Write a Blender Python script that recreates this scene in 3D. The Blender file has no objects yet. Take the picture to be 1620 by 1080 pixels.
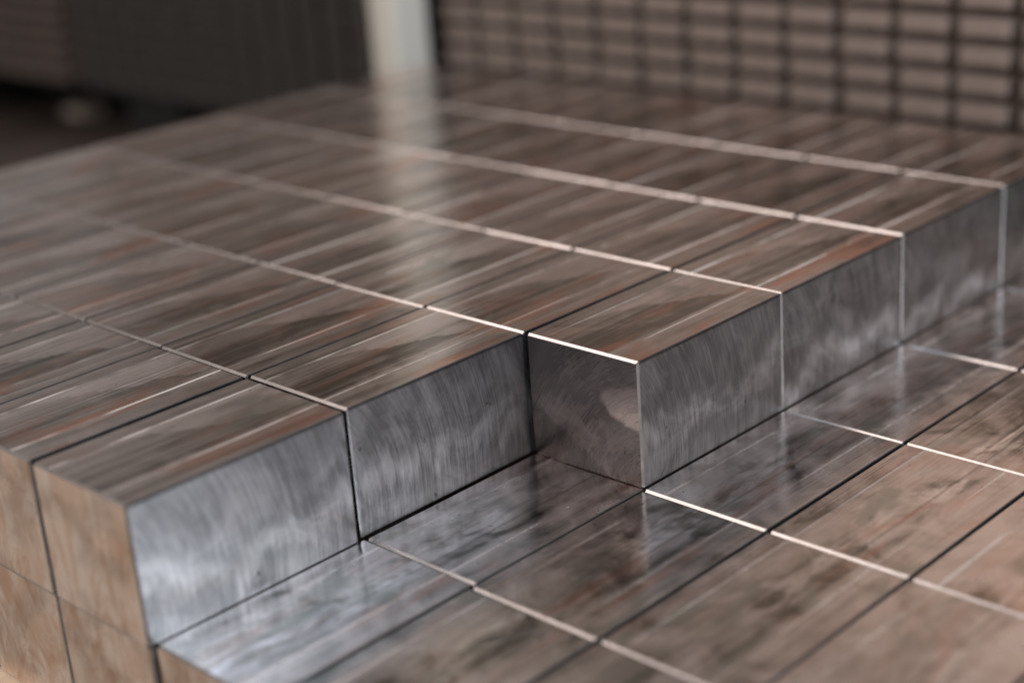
import bpy, bmesh, math, random
from mathutils import Vector, Matrix

S = bpy.context.scene
COL = S.collection
random.seed(7)
U = 0.1                       # one block pitch across, metres
L = 0.16094                   # block pitch along its length
H = 0.09057                   # block height

# ------------------------------------------------------------------ camera
cam = bpy.data.cameras.new('camera')
cam.sensor_width = 36.0
cam.lens = 56.70
cam.clip_start = 0.02
cam.clip_end = 60
cam.dof.use_dof = True
cam.dof.focus_distance = 1.075
cam.dof.aperture_fstop = 2.2
cam.dof.aperture_blades = 0
co = bpy.data.objects.new('camera', cam)
COL.objects.link(co)
rt = Vector((0.71934588, 0.69101623, -0.07097942))
dn = Vector((0.19501424, -0.29896033, -0.93412642))
fw = Vector((-0.66671654, 0.65811799, -0.34981389))
M = Matrix((rt, -dn, -fw)).transposed().to_4x4()
M.translation = Vector((7.31017, -4.11520, 3.81060)) * U
co.matrix_world = M
S.camera = co

# ------------------------------------------------------------------ light
W = bpy.data.worlds.new('World')
S.world = W
W.use_nodes = True
W.node_tree.nodes['Background'].inputs[0].default_value = (1.0, 0.92, 0.885, 1)
W.node_tree.nodes['Background'].inputs[1].default_value = 0.22


def lamp(name, pos, target, sx, sy, power, color):
    d = bpy.data.lights.new(name, 'AREA')
    d.shape = 'RECTANGLE'
    d.size, d.size_y = sx, sy
    d.energy = power
    d.color = color
    o = bpy.data.objects.new(name, d)
    COL.objects.link(o)
    o.location = pos
    o.rotation_euler = (Vector(target) - Vector(pos)).to_track_quat('-Z', 'Y').to_euler()
    return o


lamp('ceiling_lamp', (-1.65, -0.45, 2.2), (0, 0.5, 0), 1.8, 1.4, 18, (1.0, 0.86, 0.80))
lamp('window_light', (2.4, 0.6, 1.65), (0, 0.2, 0), 1.6, 1.1, 52, (0.74, 0.86, 1.0))
lamp('aisle_lamp', (0.8, -1.9, 1.9), (-0.3, 0.8, 0), 1.0, 0.6, 60, (1.0, 0.88, 0.80))

lamp('wall_fill_light', (-0.9, 2.4, 2.0), (-0.9, 4.2, 0.4), 2.4, 0.6, 36, (1.0, 0.88, 0.82))  # unseen, added to brighten the wall mirrored in the block tops

S.view_settings.view_transform = 'Standard'
S.view_settings.look = 'None'
S.view_settings.exposure = 0.0
S.view_settings.gamma = 1.0


# ------------------------------------------------------------------ material helpers
class G:
    """small wrapper to write node trees as expressions"""

    def __init__(self, name):
        self.m = bpy.data.materials.new(name)
        self.m.use_nodes = True
        self.t = self.m.node_tree
        self.b = self.t.nodes['Principled BSDF']

    def put(self, sock, v):
        if isinstance(v, bpy.types.NodeSocket):
            self.t.links.new(v, sock)
        else:
            sock.default_value = v

    def math(self, op, a, b=0.0, c=None, clamp=False):
        n = self.t.nodes.new('ShaderNodeMath')
        n.operation = op
        n.use_clamp = clamp
        self.put(n.inputs[0], a)
        self.put(n.inputs[1], b)
        if c is not None:
            self.put(n.inputs[2], c)
        return n.outputs[0]

    def obj(self):
        return self.t.nodes.new('ShaderNodeTexCoord').outputs['Object']

    def rnd(self):
        return self.t.nodes.new('ShaderNodeObjectInfo').outputs['Random']

    def sep(self, v):
        n = self.t.nodes.new('ShaderNodeSeparateXYZ')
        self.put(n.inputs[0], v)
        return n.outputs

    def vec(self, x, y, z):
        n = self.t.nodes.new('ShaderNodeCombineXYZ')
        for i, v in enumerate((x, y, z)):
            self.put(n.inputs[i], v)
        return n.outputs[0]

    def noise(self, v, scale=1.0, detail=3.0, rough=0.5, dist=0.0):
        n = self.t.nodes.new('ShaderNodeTexNoise')
        self.put(n.inputs['Vector'], v)
        n.inputs['Scale'].default_value = scale
        n.inputs['Detail'].default_value = detail
        n.inputs['Roughness'].default_value = rough
        n.inputs['Distortion'].default_value = dist
        return n.outputs[0]

    def ramp(self, f, pts, interp='LINEAR'):
        n = self.t.nodes.new('ShaderNodeValToRGB')
        self.put(n.inputs[0], f)
        cr = n.color_ramp
        cr.interpolation = interp
        while len(cr.elements) < len(pts):
            cr.elements.new(0.5)
        for e, (p, c) in zip(cr.elements, pts):
            e.position = p
            e.color = (c, c, c, 1) if isinstance(c, (int, float)) else (*c, 1)
        return n.outputs[0]

    def rng(self, f, a, b, c, d, smooth=False):
        n = self.t.nodes.new('ShaderNodeMapRange')
        n.interpolation_type = 'SMOOTHSTEP' if smooth else 'LINEAR'
        for i, v in enumerate((f, a, b, c, d)):
            self.put(n.inputs[i], v)
        return n.outputs[0]

    def mix(self, f, a, b, mode='MIX'):
        n = self.t.nodes.new('ShaderNodeMix')
        n.data_type = 'RGBA'
        n.blend_type = mode
        self.put(n.inputs[0], f)
        for s, v in ((n.inputs[6], a), (n.inputs[7], b)):
            self.put(s, (*v, 1) if isinstance(v, tuple) and len(v) == 3 else v)
        return n.outputs[2]

    def bump(self, h, strength, dist):
        n = self.t.nodes.new('ShaderNodeBump')
        n.inputs['Strength'].default_value = strength
        n.inputs['Distance'].default_value = dist
        self.put(n.inputs['Height'], h)
        return n.outputs[0]

    def set(self, **kw):
        for k, v in kw.items():
            k = k.replace('_', ' ')
            if isinstance(v, tuple) and len(v) == 3:
                v = (*v, 1)
            self.put(self.b.inputs[k], v)
        return self.m


def plain(name, color, rough=0.6, metal=0.0, var=0.25, scale=12.0):
    g = G(name)
    f = g.noise(g.obj(), scale, 5, 0.6, 0.4)
    c = tuple(color)
    lo = tuple(x * (1 - var) for x in c)
    hi = tuple(min(1, x * (1 + var)) for x in c)
    col = g.mix(g.rng(f, 0.3, 0.7, 0, 1), lo, hi)
    return g.set(Base_Color=col, Roughness=g.rng(f, 0.3, 0.7, rough * 0.85, min(1, rough * 1.15)), Metallic=metal)


# ---- milled top of the blocks: passes run along the length (local y)
def mat_top(name, wst, wcl, wtail, base, wln, wru, smear, r0, r1):
    """wst / wcl / wtail: weight of the long streaks, of the cloudy smears and of the fishtail pass"""
    g = G(name)
    p = g.obj()
    x, y, z = g.sep(p)
    r = g.rnd()
    off = g.math('MULTIPLY', r, 37.0)
    xn = g.math('DIVIDE', x, U)             # -.5 .. .5
    yn = g.math('DIVIDE', y, L)

    def nz(fx, fy, seed, detail=4, rough=0.58, dist=0.4):
        return g.noise(g.vec(g.math('MULTIPLY', xn, fx), g.math('MULTIPLY', yn, fy), g.math('ADD', off, seed)), 1.0, detail, rough, dist)

    def centred(v, k):
        return g.math('MULTIPLY', g.math('SUBTRACT', v, 0.5), k)
    # wavy edge of the milling passes, much the same on every block
    wv = g.noise(g.vec(g.math('MULTIPLY', xn, 2.2), g.math('MULTIPLY', yn, 3.0), g.math('MULTIPLY', r, 0.9)), 1.0, 5, 0.6, 0.6)
    own = nz(3.0, 1.2, 0.0)
    xs = g.math('ADD', xn, centred(wv, 0.12))
    xs = g.math('ADD', xs, centred(own, 0.16))
    band = g.ramp(g.math('ADD', xs, 0.5), [(0.0, 0.62), (0.12, 0.5), (0.20, 0.62), (0.40, 0.30), (0.45, 0.14),
                                           (0.58, 0.24), (0.69, 0.10), (0.75, 0.85), (0.86, 0.52), (1.0, 0.72)])
    # fishtail: the light pass that widens towards the far end
    grow = g.rng(yn, -0.25, 0.45, 0.0, 0.52, True)
    e = g.math('SUBTRACT', g.math('ADD', xn, centred(wv, 0.40)), g.math('ADD', grow, -0.34))
    e = g.math('ADD', e, centred(own, 0.25))
    tail = g.math('MULTIPLY', g.rng(e, -0.015, 0.02, 1, 0, True), g.rng(xn, -0.335, -0.30, 0, 1, True))
    st = g.math('ADD', g.math('MULTIPLY', nz(9.0, 0.45, 1.0, 3, 0.5, 0.15), 0.55), g.math('MULTIPLY', nz(26.0, 0.4, 71.0, 3, 0.55, 0.1), 0.45))
    fine = nz(48.0, 0.9, 2.0, 3)
    cloud = nz(3.2, 3.6, 5.0, 5, 0.6, 0.9)
    k = g.math('ADD', g.math('MULTIPLY', band, 0.55), centred(st, wst))
    k = g.math('ADD', k, centred(cloud, wcl))
    k = g.math('ADD', k, g.math('MULTIPLY', tail, wtail))
    k = g.math('ADD', k, g.math('MULTIPLY', g.math('SUBTRACT', g.math('FRACT', g.math('MULTIPLY', r, 7.31)), 0.5), 0.26))
    k = g.math('ADD', g.math('ADD', k, base), centred(fine, 0.13), clamp=True)
    col = g.ramp(k, [(0.0, (0.22, 0.195, 0.17)), (0.28, (0.58, 0.515, 0.48)), (0.65, (0.89, 0.79, 0.755)), (1.0, (0.99, 0.91, 0.89))])
    if smear:                              # pale wiped band down the middle, dark pass line beside it
        q = g.math('ABSOLUTE', g.math('SUBTRACT', g.math('ADD', xn, centred(own, 0.5)), 0.06))
        sm = g.math('MULTIPLY', g.rng(q, 0.02, 0.17, 1, 0, True), g.rng(nz(5.0, 3.2, 83.0, 5, 0.65, 1.2), 0.40, 0.66, 0, 1, True))
        col = g.mix(g.math('MULTIPLY', sm, smear), col, (0.98, 0.91, 0.90))
        q2 = g.math('ABSOLUTE', g.math('SUBTRACT', xn, 0.085))
        col = g.mix(g.math('MULTIPLY', g.rng(q2, 0.006, 0.016, 1, 0, True), 0.45), col, (0.25, 0.21, 0.19))
    # rusty / heat tinted smears and greenish oil film
    ru = g.rng(nz(4.5, 1.5, 11.0, 3, 0.5, 0.8), 0.50, 0.68, 0, 0.95, True)
    ru = g.math('MULTIPLY', ru, g.rng(xn, -0.1, 0.25, 0.4 * wru, wru))
    col = g.mix(ru, col, (0.74, 0.36, 0.24))
    ol = g.rng(nz(3.5, 2.4, 23.0, 3, 0.5, 1.0), 0.54, 0.70, 0, 0.65, True)
    col = g.mix(ol, col, (0.42, 0.43, 0.38))
    sp = g.rng(nz(26.0, 42.0, 61.0, 2, 0.5, 0.2), 0.70, 0.76, 0, 0.7, True)
    col = g.mix(sp, col, (0.16, 0.13, 0.11))

    if smear:                              # slight brown tint over the tops of the lower layer
        col = g.mix(0.45, col, (1.0, 0.94, 0.86), 'MULTIPLY')

    def line(x0, wd, seed):
        d = g.math('ABSOLUTE', g.math('SUBTRACT', g.math('ADD', xn, centred(own, 0.012)), x0))
        m = g.rng(d, 0.0, wd, 1, 0, True)
        br = g.noise(g.vec(0.0, g.math('MULTIPLY', yn, 1.1), g.math('ADD', off, seed)), 1.0, 4, 0.7)
        return g.math('MULTIPLY', m, g.rng(br, 0.38, 0.58, 0.0, 1.0, True))
    ln = g.math('MAXIMUM', line(-0.33, 0.019, 3.1), line(0.26, 0.014, 7.7))
    ln = g.math('MAXIMUM', ln, g.math('MULTIPLY', line(-0.06, 0.007, 17.7), 0.5))
    ln = g.math('MULTIPLY', ln, g.math('MULTIPLY', g.rng(r, 0, 1, 0.35, 1.0), wln))
    col = g.mix(ln, col, (0.95, 0.91, 0.89))  # glint of the burr lines painted as pale colour
    rough = g.math('ADD', g.rng(k, 0, 1, r0, r1), g.math('MULTIPLY', ln, 0.2))
    # relief: cutter scallops as arcs across the width, long waves along it
    rr = g.math('SQRT', g.math('ADD', g.math('POWER', y, 2.0), g.math('POWER', g.math('ADD', x, 0.11), 2.0)))
    arcs = g.math('SINE', g.math('MULTIPLY', rr, 2 * math.pi / 0.0013))
    arcs = g.math('MULTIPLY', arcs, g.rng(cloud, 0.45, 0.62, 0.0, 1.0, True))
    h = g.math('ADD', g.math('MULTIPLY', st, 0.00042), g.math('MULTIPLY', arcs, 0.0000045))
    h = g.math('ADD', h, g.math('MULTIPLY', fine, 0.000003))
    h = g.math('ADD', h, g.math('MULTIPLY', tail, 0.00005))
    h = g.math('ADD', h, g.math('MULTIPLY', ln, 0.00004))
    return g.set(Base_Color=col, Roughness=rough, Metallic=g.math('SUBTRACT', 1.0, g.math('MULTIPLY', ln, 0.7)), Normal=g.bump(h, 1.0, 1.0))


# ---- fly-cut side and end faces: brush strokes that run along wide arcs
def mat_flycut(name, axis, dark, light, cx, cz, r0, r1, swoosh=True, rust=0.0, bright_patch=False, ws=0.55):
    g = G(name)
    p = g.obj()
    s = g.sep(p)
    a, z = s[axis], s[2]
    r = g.rnd()
    off = g.math('MULTIPLY', r, 53.0)
    da = g.math('SUBTRACT', a, cx)
    dz = g.math('SUBTRACT', z, cz)
    rad = g.math('SQRT', g.math('ADD', g.math('MULTIPLY', da, da), g.math('MULTIPLY', dz, dz)))
    th = g.math('ARCTAN2', dz, da)
    blot0 = g.noise(p, 22.0, 3, 0.6, 0.5)
    pol = g.vec(g.math('ADD', g.math('MULTIPLY', rad, 230.0), g.math('MULTIPLY', blot0, 2.5)), g.math('MULTIPLY', th, 2.8), off)
    strokes = g.noise(pol, 1.0, 4, 0.62, 0.4)
    finest = g.noise(g.vec(g.math('MULTIPLY', rad, 900.0), g.math('MULTIPLY', th, 5.0), off), 1.0, 2, 0.6)
    an = g.math('DIVIDE', a, U)
    zn = g.math('DIVIDE', z, U)
    blot = g.noise(g.vec(an, zn, g.math('ADD', off, 3)), 2.6, 5, 0.62, 0.9)
    # second, lower pass with a scalloped upper edge
    edge = g.noise(g.vec(g.math('MULTIPLY', an, 2.2), g.math('MULTIPLY', zn, 0.8), g.math('ADD', off, 9)), 1.0, 4, 0.6, 0.6)
    zz = g.math('ADD', zn, g.math('MULTIPLY', g.math('SUBTRACT', edge, 0.5), 0.9))
    zz = g.math('ADD', zz, g.math('MULTIPLY', g.math('SUBTRACT', r, 0.5), 0.22))
    zz = g.math('ADD', zz, g.math('MULTIPLY', g.math('SUBTRACT', strokes, 0.5), 0.24))
    lower = g.ramp(zz, [(0.0, 0.42), (0.13, 0.30), (0.17, 0.55), (0.27, 0.98), (0.34, 0.85), (0.41, 0.35), (0.47, 0.15), (0.56, 0.28), (1.0, 0.22)])
    k = g.math('ADD', g.math('MULTIPLY', g.math('MULTIPLY', lower, g.rng(blot, 0.35, 0.62, 0.45, 1.15)), g.rng(r, 0, 1, 0.30, 0.60) if swoosh else 0.2), g.math('MULTIPLY', g.math('SUBTRACT', strokes, 0.42), ws))
    k = g.math('ADD', k, g.math('MULTIPLY', g.math('SUBTRACT', blot, 0.5), 0.55))
    k = g.math('ADD', k, g.math('MULTIPLY', g.math('SUBTRACT', finest, 0.5), 0.55), clamp=True)
    mid = tuple((p_ + q_) * 0.45 for p_, q_ in zip(dark, light))
    col = g.ramp(k, [(0.0, dark), (0.4, mid), (1.0, light)])
    if bright_patch:                              # brighter patch near the outer upper corner, and a dull lower corner
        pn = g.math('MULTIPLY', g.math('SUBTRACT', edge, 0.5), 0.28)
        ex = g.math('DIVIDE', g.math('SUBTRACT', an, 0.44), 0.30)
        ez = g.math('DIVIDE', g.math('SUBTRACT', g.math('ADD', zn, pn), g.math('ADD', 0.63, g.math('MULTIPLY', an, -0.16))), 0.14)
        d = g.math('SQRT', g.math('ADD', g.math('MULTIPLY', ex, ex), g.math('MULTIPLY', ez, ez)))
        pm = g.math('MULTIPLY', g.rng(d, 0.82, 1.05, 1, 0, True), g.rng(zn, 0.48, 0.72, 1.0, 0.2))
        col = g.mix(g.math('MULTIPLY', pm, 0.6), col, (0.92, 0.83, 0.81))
        lo = g.math('SUBTRACT', g.math('ADD', zn, pn), g.math('ADD', 0.12, g.math('MULTIPLY', an, -0.6)))
        col = g.mix(g.math('MULTIPLY', g.rng(lo, -0.02, 0.03, 1, 0, True), 0.6), col, tuple(c * 0.6 for c in dark))
    if swoosh:                            # joint shade painted as a dark strip along the top edge
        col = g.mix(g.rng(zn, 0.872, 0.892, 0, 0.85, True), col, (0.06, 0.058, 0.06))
    # dark oil specks
    sp = g.noise(g.vec(an, zn, g.math('ADD', off, 31)), 7.0, 3, 0.5, 0.3)
    sp = g.rng(sp, 0.69, 0.76, 0, 0.8, True)
    col = g.mix(sp, col, tuple(c * 0.35 for c in dark))
    rough = g.rng(k, 0, 1, r0, r1)
    if rust:
        v1 = g.noise(g.vec(an, g.math('MULTIPLY', zn, 0.55), g.math('ADD', off, 41)), 3.0, 4, 0.55, 1.0)
        vein = g.rng(g.math('ABSOLUTE', g.math('SUBTRACT', v1, 0.5)), 0.0, 0.020, 1, 0, True)
        v2 = g.noise(g.vec(an, zn, g.math('ADD', off, 47)), 2.0, 4, 0.6, 0.5)
        film = g.rng(v2, 0.38, 0.60, 0.68, 1.0, True)
        col = g.mix(g.math('MULTIPLY', film, rust), col, (0.60, 0.445, 0.35))
        v3 = g.noise(g.vec(g.math('MULTIPLY', an, 2.6), g.math('MULTIPLY', zn, 0.9), g.math('ADD', off, 57)), 2.2, 5, 0.62, 0.8)
        col = g.mix(g.rng(v3, 0.40, 0.62, 0.0, 0.75, True), col, (0.72, 0.64, 0.56))
        col = g.mix(g.rng(v1, 0.53, 0.66, 0.0, 0.55, True), col, (0.44, 0.26, 0.15))
        col = g.mix(g.math('MULTIPLY', vein, rust * 0.4), col, (0.42, 0.22, 0.10))
    metal = 1.0 if not rust else g.math('SUBTRACT', 1.0, g.math('MULTIPLY', film, 0.85))
    ar = g.math('SINE', g.math('MULTIPLY', rad, 2 * math.pi / 0.00125))
    ar = g.math('MULTIPLY', ar, g.rng(blot, 0.42, 0.62, 0.1, 1.0, True))
    h = g.math('ADD', g.math('MULTIPLY', ar, 0.0000060), g.math('MULTIPLY', strokes, 0.00004))
    h = g.math('ADD', h, g.math('MULTIPLY', blot, 0.00015))
    return g.set(Base_Color=col, Roughness=rough, Metallic=metal, Normal=g.bump(h, 1.0, 1.0))


def mat_chamfer():
    g = G('cut_chamfer')
    p = g.obj()
    f = g.noise(p, 90.0, 4, 0.6, 0.0)
    f2 = g.noise(p, 14.0, 3, 0.6, 0.0)
    k = g.math('ADD', g.math('MULTIPLY', f, 0.5), g.math('MULTIPLY', f2, 0.5))
    col = g.ramp(k, [(0.3, (0.55, 0.51, 0.49)), (0.6, (0.78, 0.74, 0.72))])
    return g.set(Base_Color=col, Roughness=0.27, Metallic=1.0)


M_TOP = mat_top('milled_steel_top', 1.75, 0.65, 0.34, 0.06, 1.25, 0.75, 0.0, 0.14, 0.30)
M_LOW = mat_top('smudged_steel_top', 0.95, 1.9, 0.06, 0.17, 0.5, 0.45, 1.0, 0.12, 0.30)
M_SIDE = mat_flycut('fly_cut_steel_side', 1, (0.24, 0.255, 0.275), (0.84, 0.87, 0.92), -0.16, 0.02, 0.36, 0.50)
M_END = mat_flycut('fly_cut_steel_end', 0, (0.18, 0.172, 0.18), (0.60, 0.56, 0.56), 0.09, -0.03, 0.26, 0.40, swoosh=False, bright_patch=True, ws=0.3)
M_FRONT = mat_flycut('rust_filmed_steel_end', 0, (0.56, 0.46, 0.37), (0.84, 0.73, 0.62), 0.09, -0.03, 0.36, 0.52, swoosh=False, rust=0.8)
M_CH = mat_chamfer()
M_EDGE = plain('dimmed_vertical_edge', (0.50, 0.50, 0.51), 0.42, 1.0, 0.15, 120)  # vertical chamfers darkened in colour to tone down their reflections
M_JOINT_SHADE = plain('joint_shade_on_long_edge', (0.07, 0.065, 0.065), 0.45, 0.6, 0.3, 60)  # shade of the joints put into the long-edge colour
M_WOOD = plain('pale_pallet_wood', (0.52, 0.42, 0.32), 0.75, 0, 0.25, 25)
M_FLOOR = plain('dusty_concrete', (0.075, 0.058, 0.050), 0.55, 0, 0.35, 4)
M_WALL = plain('taupe_painted_wall', (0.61, 0.53, 0.48), 0.8, 0, 0.15, 2)
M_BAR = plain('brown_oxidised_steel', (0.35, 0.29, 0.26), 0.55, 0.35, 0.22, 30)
M_DARKBAR = plain('blackish_bar_steel', (0.062, 0.059, 0.057), 0.6, 0.2, 0.35, 30)  # darker colour for the bars left of the post
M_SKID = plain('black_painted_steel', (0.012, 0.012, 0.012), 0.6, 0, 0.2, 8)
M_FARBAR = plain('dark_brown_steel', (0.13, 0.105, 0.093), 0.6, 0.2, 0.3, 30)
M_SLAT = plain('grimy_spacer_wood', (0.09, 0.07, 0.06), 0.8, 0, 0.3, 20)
M_POST = plain('white_enamel', (0.72, 0.71, 0.65), 0.4, 0, 0.03, 6)
M_BOLT = plain('zinc_bolt', (0.5, 0.5, 0.5), 0.4, 1.0, 0.1, 30)


# ------------------------------------------------------------------ object helpers
def link(name, me, parent=None, loc=(0, 0, 0), rot=(0, 0, 0), **props):
    o = bpy.data.objects.new(name, me)
    COL.objects.link(o)
    o.location = loc
    o.rotation_euler = rot
    if parent is not None:
        o.parent = parent
    for k, v in props.items():
        o[k] = v
    return o


def chamfer_box_mesh(name, sx, sy, sz, cy, cx, mats, face_slots, right=0.8, nick=0):
    """box standing on z=0, centred in x and y; the edges round the two y ends get chamfer cy,
    the long edges get chamfer cx.  mats / face_slots: slot index by face kind"""
    bm = bmesh.new()
    hx, hy = sx / 2, sy / 2

    def ring(y, ix):
        # rectangle with chamfered corners (cx) shrunk by ix
        x, z0, z1, c = hx - ix * right, ix * 0.3, sz - ix, cx
        w = -hx + ix * 0.08
        pts = [(x - c, z0), (x, z0 + c), (x, z1 - c), (x - c, z1), (w + c, z1), (w, z1 - c), (w, z0 + c), (w + c, z0)]
        return [bm.verts.new((a, y, b)) for a, b in pts]
    rs = [ring(-hy, cy), ring(-hy + cy, 0), ring(hy - cy, 0), ring(hy, cy)]
    bm.faces.new(rs[0])
    bm.faces.new(list(reversed(rs[3])))
    for i in range(3):
        for j in range(8):
            k = (j + 1) % 8
            bm.faces.new((rs[i][j], rs[i + 1][j], rs[i + 1][k], rs[i][k]))
    if nick:                               # small facets on the two upper front corners
        for sg in (1, -1):
            n = Vector((sg, -1, 1)).normalized()
            corner = Vector((sg * hx, -hy, sz))
            r_ = bmesh.ops.bisect_plane(bm, geom=bm.verts[:] + bm.edges[:] + bm.faces[:], dist=1e-6,
                                        plane_co=corner - n * nick, plane_no=n, clear_outer=True)
            bmesh.ops.contextual_create(bm, geom=[e for e in r_['geom_cut'] if isinstance(e, bmesh.types.BMEdge)])
    bmesh.ops.recalc_face_normals(bm, faces=bm.faces[:])
    bm.normal_update()
    for f in bm.faces:
        n = f.normal
        if abs(n.z) > 0.95:
            f.material_index = face_slots['top']
        elif abs(n.x) > 0.95:
            f.material_index = face_slots['side']
        elif n.y < -0.95:
            f.material_index = face_slots['front']
        elif n.y > 0.95:
            f.material_index = face_slots['end']
        elif abs(n.x) > 0.5 and n.y < -0.4 and abs(n.z) < 0.3:
            f.material_index = face_slots['edge']
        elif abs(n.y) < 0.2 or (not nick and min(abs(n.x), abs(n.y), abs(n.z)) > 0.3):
            f.material_index = face_slots['long']  # plain corner facets take the dark edge colour, muting their glint
        else:
            f.material_index = face_slots['chamfer']
    me = bpy.data.meshes.new(name)
    bm.to_mesh(me)
    bm.free()
    for m in mats:
        me.materials.append(m)
    return me


def box_mesh(name, sx, sy, sz, mat, bev=0.002, seg=1):
    bm = bmesh.new()
    bmesh.ops.create_cube(bm, size=1)
    for v in bm.verts:
        v.co = Vector((v.co.x * sx, v.co.y * sy, (v.co.z + 0.5) * sz))
    if bev:
        bmesh.ops.bevel(bm, geom=bm.edges[:], offset=bev, segments=seg, affect='EDGES', profile=0.5)
    me = bpy.data.meshes.new(name)
    bm.to_mesh(me)
    bm.free()
    me.materials.append(mat)
    return me


# ------------------------------------------------------------------ setting
FLOOR_Z = -0.316
bm = bmesh.new()
bmesh.ops.create_grid(bm, x_segments=8, y_segments=8, size=6)
me = bpy.data.meshes.new('floor')
bm.to_mesh(me)
bm.free()
me.materials.append(M_FLOOR)
link('floor', me, loc=(0, 0, FLOOR_Z), kind='structure')
link('wall', box_mesh('wall', 12, 0.15, 3.4, M_WALL, 0), loc=(-1.0, 4.2, FLOOR_Z + 0.002), kind='structure')

# ------------------------------------------------------------------ pallet under the blocks
pal = link('wooden_pallet', None, loc=(-0.2, 3 * L, FLOOR_Z), label='pale wooden pallet carrying the two layers of machined steel blocks', category='pallet')
PT = -2 * H - 0.0005 - FLOOR_Z
deck = box_mesh('deck_board', 1.22, 0.118, 0.020, M_WOOD, 0.002)
for i in range(7):
    link('deck_board', deck, pal, (0, -3 * L - 0.012 + 0.059 + i * (6 * L + 0.024 - 0.118) / 6, PT - 0.0205))
strg = box_mesh('stringer', 0.09, 6 * L + 0.02, 0.088, M_WOOD, 0.003)
for i in (-1, 0, 1):
    link('stringer', strg, pal, (i * 0.56, 0, 0.0215))
bot = box_mesh('bottom_board', 1.22, 0.1, 0.019, M_WOOD, 0.002)
for i in (-1, 0, 1):
    link('bottom_board', bot, pal, (0, i * 0.43, 0.001))

# ------------------------------------------------------------------ the machined blocks
SL = {'chamfer': 0, 'top': 1, 'side': 2, 'front': 3, 'end': 4, 'edge': 5, 'long': 6}
BW, BL = 0.0978, L - 0.0012
blk = chamfer_box_mesh('steel_block', BW, BL, H - 0.0003, 0.0015, 0.0006, [M_CH, M_TOP, M_SIDE, M_END, M_END, M_EDGE, M_JOINT_SHADE], SL)
blk_low = chamfer_box_mesh('steel_block_low', BW, BL, H - 0.0003, 0.0015, 0.0006, [M_CH, M_LOW, M_SIDE, M_END, M_END, M_EDGE, M_JOINT_SHADE], SL)
blk_low_front = chamfer_box_mesh('steel_block_low_front', BW, BL, H - 0.0003, 0.0015, 0.0006, [M_CH, M_LOW, M_SIDE, M_FRONT, M_END, M_EDGE, M_JOINT_SHADE], SL)
blk_nicked = chamfer_box_mesh('steel_block_nicked', BW, BL, H - 0.0003, 0.0015, 0.0006, [M_CH, M_TOP, M_SIDE, M_END, M_END, M_EDGE, M_JOINT_SHADE], SL, nick=0.0009)
blk_sharp = chamfer_box_mesh('steel_block_sharp', BW, BL, H - 0.0003, 0.0015, 0.0006, [M_CH, M_TOP, M_SIDE, M_END, M_END, M_EDGE, M_JOINT_SHADE], SL, 0.1)
blkf = chamfer_box_mesh('steel_block_front', BW, BL, H - 0.0003, 0.0015, 0.0006, [M_CH, M_TOP, M_SIDE, M_FRONT, M_END, M_EDGE, M_JOINT_SHADE], SL)
ORD = ['first', 'second', 'third', 'fourth', 'fifth', 'sixth', 'seventh', 'eighth', 'ninth', 'tenth', 'eleventh', 'twelfth',
       'thirteenth', 'fourteenth', 'fifteenth', 'sixteenth']
rb = random.Random(3)


def block(col, row, layer, label):
    dx, dy, rz = rb.uniform(-.0004, .0004), rb.uniform(-.0009, .0009), rb.uniform(-.0018, .0018)
    if layer == 1:                       # the top-layer edge by the step is set a little uneven
        if row == 0:
            if col == 0:
                dx, dy = 0.0020, -0.0009
        if col == 1:
            dx = 0.0008
        if (row, col) == (1, 0):
            dx, dy = 0.0, 0.0009
        if (row, col) == (2, 0):
            dy = 0.0006
    elif col == 1 and row < 2:
        dy = 0.0042
    me = (blkf if row == 0 else blk_sharp if (row, col) in ((1, 0), (2, 0)) else blk_nicked if col < -2 else blk) if layer else (blk_low_front if row == 0 else blk_low)
    link('steel_block', me, None,
         ((col + 0.5) * U - U + dx, (row + 0.5) * L + dy, (-H if layer else -2 * H) + 0.0001), (rb.uniform(-.0009, .0009), rb.uniform(-.0014, .0014), rz),
         label=label, category='steel block', group='machined steel blocks, top layer' if layer else 'machined steel blocks, bottom layer')


# columns are counted so that column 1 ends at u = 1
for row in range(6):
    ncol = 8 if row < 2 else 9
    last = 0 if row < 2 else 1
    for i in range(ncol):
        col = last - i
        r_, c_ = ORD[row], ORD[i]
        if row == 2 and i == 0:
            lab = 'jutting top layer block at the step, its dark milled end and long side both bare'
        elif row == 0 and i == 0:
            lab = 'front corner top layer block with a bright swirled side and a tan rusty end'
        elif row == 1 and i == 0:
            lab = 'top layer block with swirled grey side, between front corner block and jutting block'
        elif i == 0:
            lab = f'top layer block with bare grey side at the step, {r_} row from the tan front'
        elif row == 0:
            lab = f'top layer block with tan rusty front end, {c_} in its row counted from the step'
        else:
            lab = f'top layer block with streaked top, {r_} row from tan front, {c_} from the step'
        block(col, row, 1, lab)
for row in range(6):
    first = 1 if row < 2 else 2
    for col in range(first, 6 - 0):
        if col > 5:
            continue
        i = col - first
        if i == 0:
            lab = f'bottom layer block reflecting the step beside it, {ORD[row]} row from the tan front'
        else:
            lab = f'bottom layer block with brown smudged top, {ORD[row]} row from tan front, {ORD[i]} from the step'
        block(col, row, 0, lab)
for i in range(8):                       # tan ends below the top layer
    block(-i, 0, 0, f'bottom layer block with tan veined end under the top layer, {ORD[i]} from the step')

# ------------------------------------------------------------------ stacks of flat bars behind
V0 = 1.2
PZ = 0.0318


def bar_mesh(name, w, h, l, mat):
    return chamfer_box_mesh(name, w, l, h, 0.0012, 0.0012, [mat], dict.fromkeys(SL, 0), nick=0)


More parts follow.
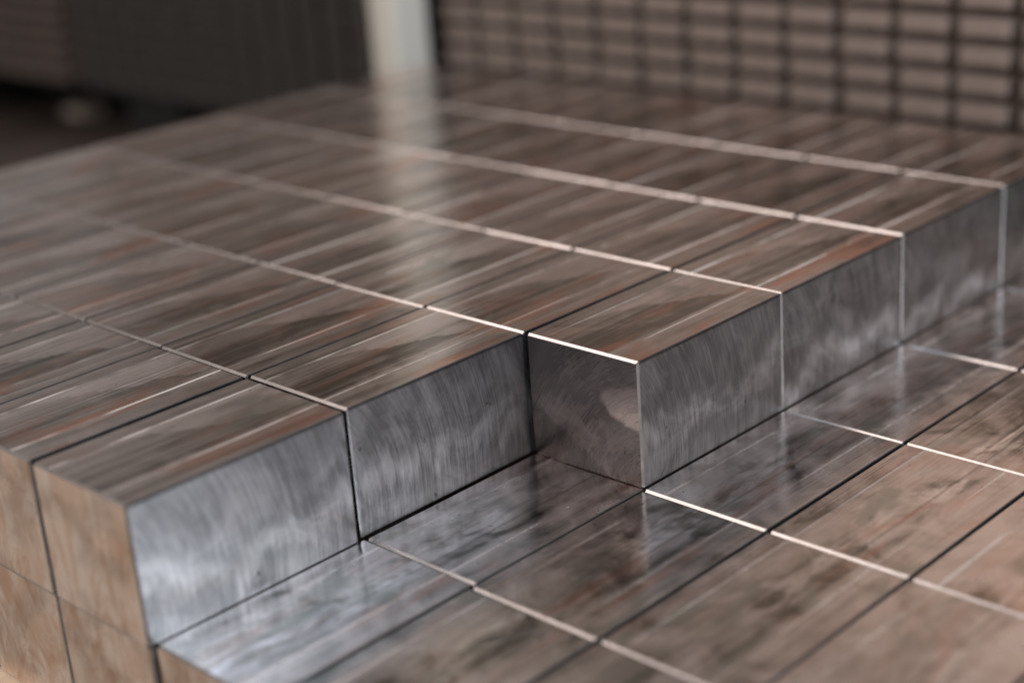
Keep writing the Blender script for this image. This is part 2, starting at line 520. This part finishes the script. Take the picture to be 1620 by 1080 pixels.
def bar_stack(gap0, pu, ncol, z0, nrow, vis, w, h, mat, word, where, grp, seed, ln=0.30):
    """gap0: x of the gap right of column 0; columns go left. vis: (first,last) rows in the picture"""
    rs = random.Random(seed)
    me = bar_mesh('flat_bar', w, h, ln, mat)
    rest = bmesh.new()
    for r in range(nrow):
        z = z0 + r * PZ
        for c in range(ncol):
            pos = (gap0 - (c + 0.5) * pu + rs.uniform(-.0015, .0015), V0 + ln / 2 + rs.uniform(-.002, .002), z)
            if vis[0] <= r <= vis[1]:
                lab = f'{word} bar {where}, {ORD[r - vis[0]]} visible layer up, {ORD[c]} from its right'
                link('flat_bar', me, None, pos, (0, 0, rs.uniform(-.004, .004)), label=lab, category='steel bar', group=grp)
            else:
                n0 = len(rest.verts)
                rest.from_mesh(me)
                rest.verts.ensure_lookup_table()
                for v in rest.verts[n0:]:
                    v.co += Vector(pos)
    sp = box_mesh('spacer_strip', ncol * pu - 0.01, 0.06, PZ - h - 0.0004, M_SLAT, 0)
    for r in range(nrow):
        pos = Vector((gap0 - ncol * pu / 2, V0 + 0.06, z0 + r * PZ + h + 0.0002))
        if vis[0] <= r < vis[1]:
            link('spacer_strip', sp, None, pos, category='spacer strip', group='spacer strips in ' + grp,
                 label=f'shadowed spacer strip on the {ORD[r - vis[0]]} visible layer of {word} bars {where}')
        else:
            n0, f0 = len(rest.verts), len(rest.faces)
            rest.from_mesh(sp)
            rest.verts.ensure_lookup_table()
            rest.faces.ensure_lookup_table()
            for v in rest.verts[n0:]:
                v.co += pos
            for f in rest.faces[f0:]:
                f.material_index = 1
    rm = bpy.data.meshes.new('stacked_bars')
    rest.to_mesh(rm)
    rest.free()
    rm.materials.append(mat)
    rm.materials.append(M_SLAT)
    link('stacked_bars', rm, None, kind='stuff', label=f'{word} bars {where}, above and below those in view', category='steel bars')


# gap centres measured at x = -0.248 + k * 0.0754, z = 0.002 + k * 0.0318
zb = 0.002 + 0.0052 - 6 * PZ
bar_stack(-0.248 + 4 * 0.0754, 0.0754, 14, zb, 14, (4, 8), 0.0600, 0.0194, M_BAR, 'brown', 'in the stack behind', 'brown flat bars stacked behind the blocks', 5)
bar_stack(-1.03, 0.062, 16, zb, 12, (0, 6), 0.046, 0.0275, M_DARKBAR, 'blackish', 'in the dark stack', 'blackened flat bars stacked beyond the post', 6)
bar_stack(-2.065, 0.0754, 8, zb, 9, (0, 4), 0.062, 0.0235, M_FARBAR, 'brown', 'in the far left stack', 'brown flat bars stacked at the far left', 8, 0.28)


def skid(x0, x1, dep, runs, label, back=False):
    t = link('steel_skid', None, loc=((x0 + x1) / 2, V0 + dep / 2, FLOOR_Z), label=label, category='skid')
    zt = zb - FLOOR_Z - 0.0005
    link('deck_plate', box_mesh('deck_plate', x1 - x0, dep - 0.03, 0.014, M_SKID, 0.001), t, (0, 0.0, zt - 0.014))
    run = box_mesh('runner', 0.05, dep - 0.03, zt - 0.0145, M_SKID, 0.002)
    for x in runs:
        link('runner', run, t, (x - (x0 + x1) / 2, 0.0, 0.0))
    if back:  # black sheet added to stand for the shade under the stack
        link('shade_plate', box_mesh('shade_plate', x1 - x0 + 0.02, 0.008, zt - 0.002, M_SKID, 0.001), t, (0.012, dep / 2 + 0.012, 0.0))


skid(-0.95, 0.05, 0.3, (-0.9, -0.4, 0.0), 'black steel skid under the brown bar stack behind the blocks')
skid(-2.02, -1.035, 0.3, (-1.865, -1.8125, -1.76, -1.1), 'black steel skid under the dark bar stack, deep in shadow')  # close-set runners added to black out the lit floor beyond
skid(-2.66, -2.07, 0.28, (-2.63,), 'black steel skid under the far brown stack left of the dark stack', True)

# pale rag on the floor, added to stand for a bright spot there
bm = bmesh.new()
bmesh.ops.create_icosphere(bm, subdivisions=4, radius=1)
for v in bm.verts:
    c = v.co.copy()
    n = 1 + 0.14 * math.sin(c.x * 5 + 1) + 0.14 * math.sin(c.y * 7) + 0.08 * math.sin(c.x * 13 + c.y * 11)
    v.co = Vector((c.x * 0.055 * n, c.y * 0.035 * n, max(0.0, c.z + 0.1) * 0.022 * n))
me = bpy.data.meshes.new('pale_blob')
bm.to_mesh(me)
bm.free()
me.materials.append(plain('pale_blob_surface', (0.55, 0.49, 0.44), 0.9, 0, 0.2, 30))
link('pale_blob', me, None, (-2.37, 1.40, FLOOR_Z + 0.0005), label='small pale blurred rag on the black floor beneath the far left stack', category='blob')

# ------------------------------------------------------------------ white post
post = link('steel_post', None, loc=(-1.02, 1.138, FLOOR_Z), label='pale grey painted steel post standing behind the far corner of the blocks', category='post')
link('base_plate', box_mesh('base_plate', 0.13, 0.14, 0.012, M_POST, 0.002), post, (0, 0, 0.0005))
link('shaft', box_mesh('shaft', 0.055, 0.071, 1.5, M_POST, 0.010, 3), post, (0, 0, 0.0125))
bm = bmesh.new()
bmesh.ops.create_cone(bm, cap_ends=True, segments=6, radius1=0.008, radius2=0.008, depth=0.008)
me = bpy.data.meshes.new('bolt')
bm.to_mesh(me)
bm.free()
me.materials.append(M_BOLT)
for sx in (-1, 1):
    for sy in (-1, 1):
        link('bolt', me, post, (sx * 0.053, sy * 0.057, 0.0168))

S.cycles.use_denoising = True
S.cycles.max_bounces = 10
S.cycles.glossy_bounces = 6
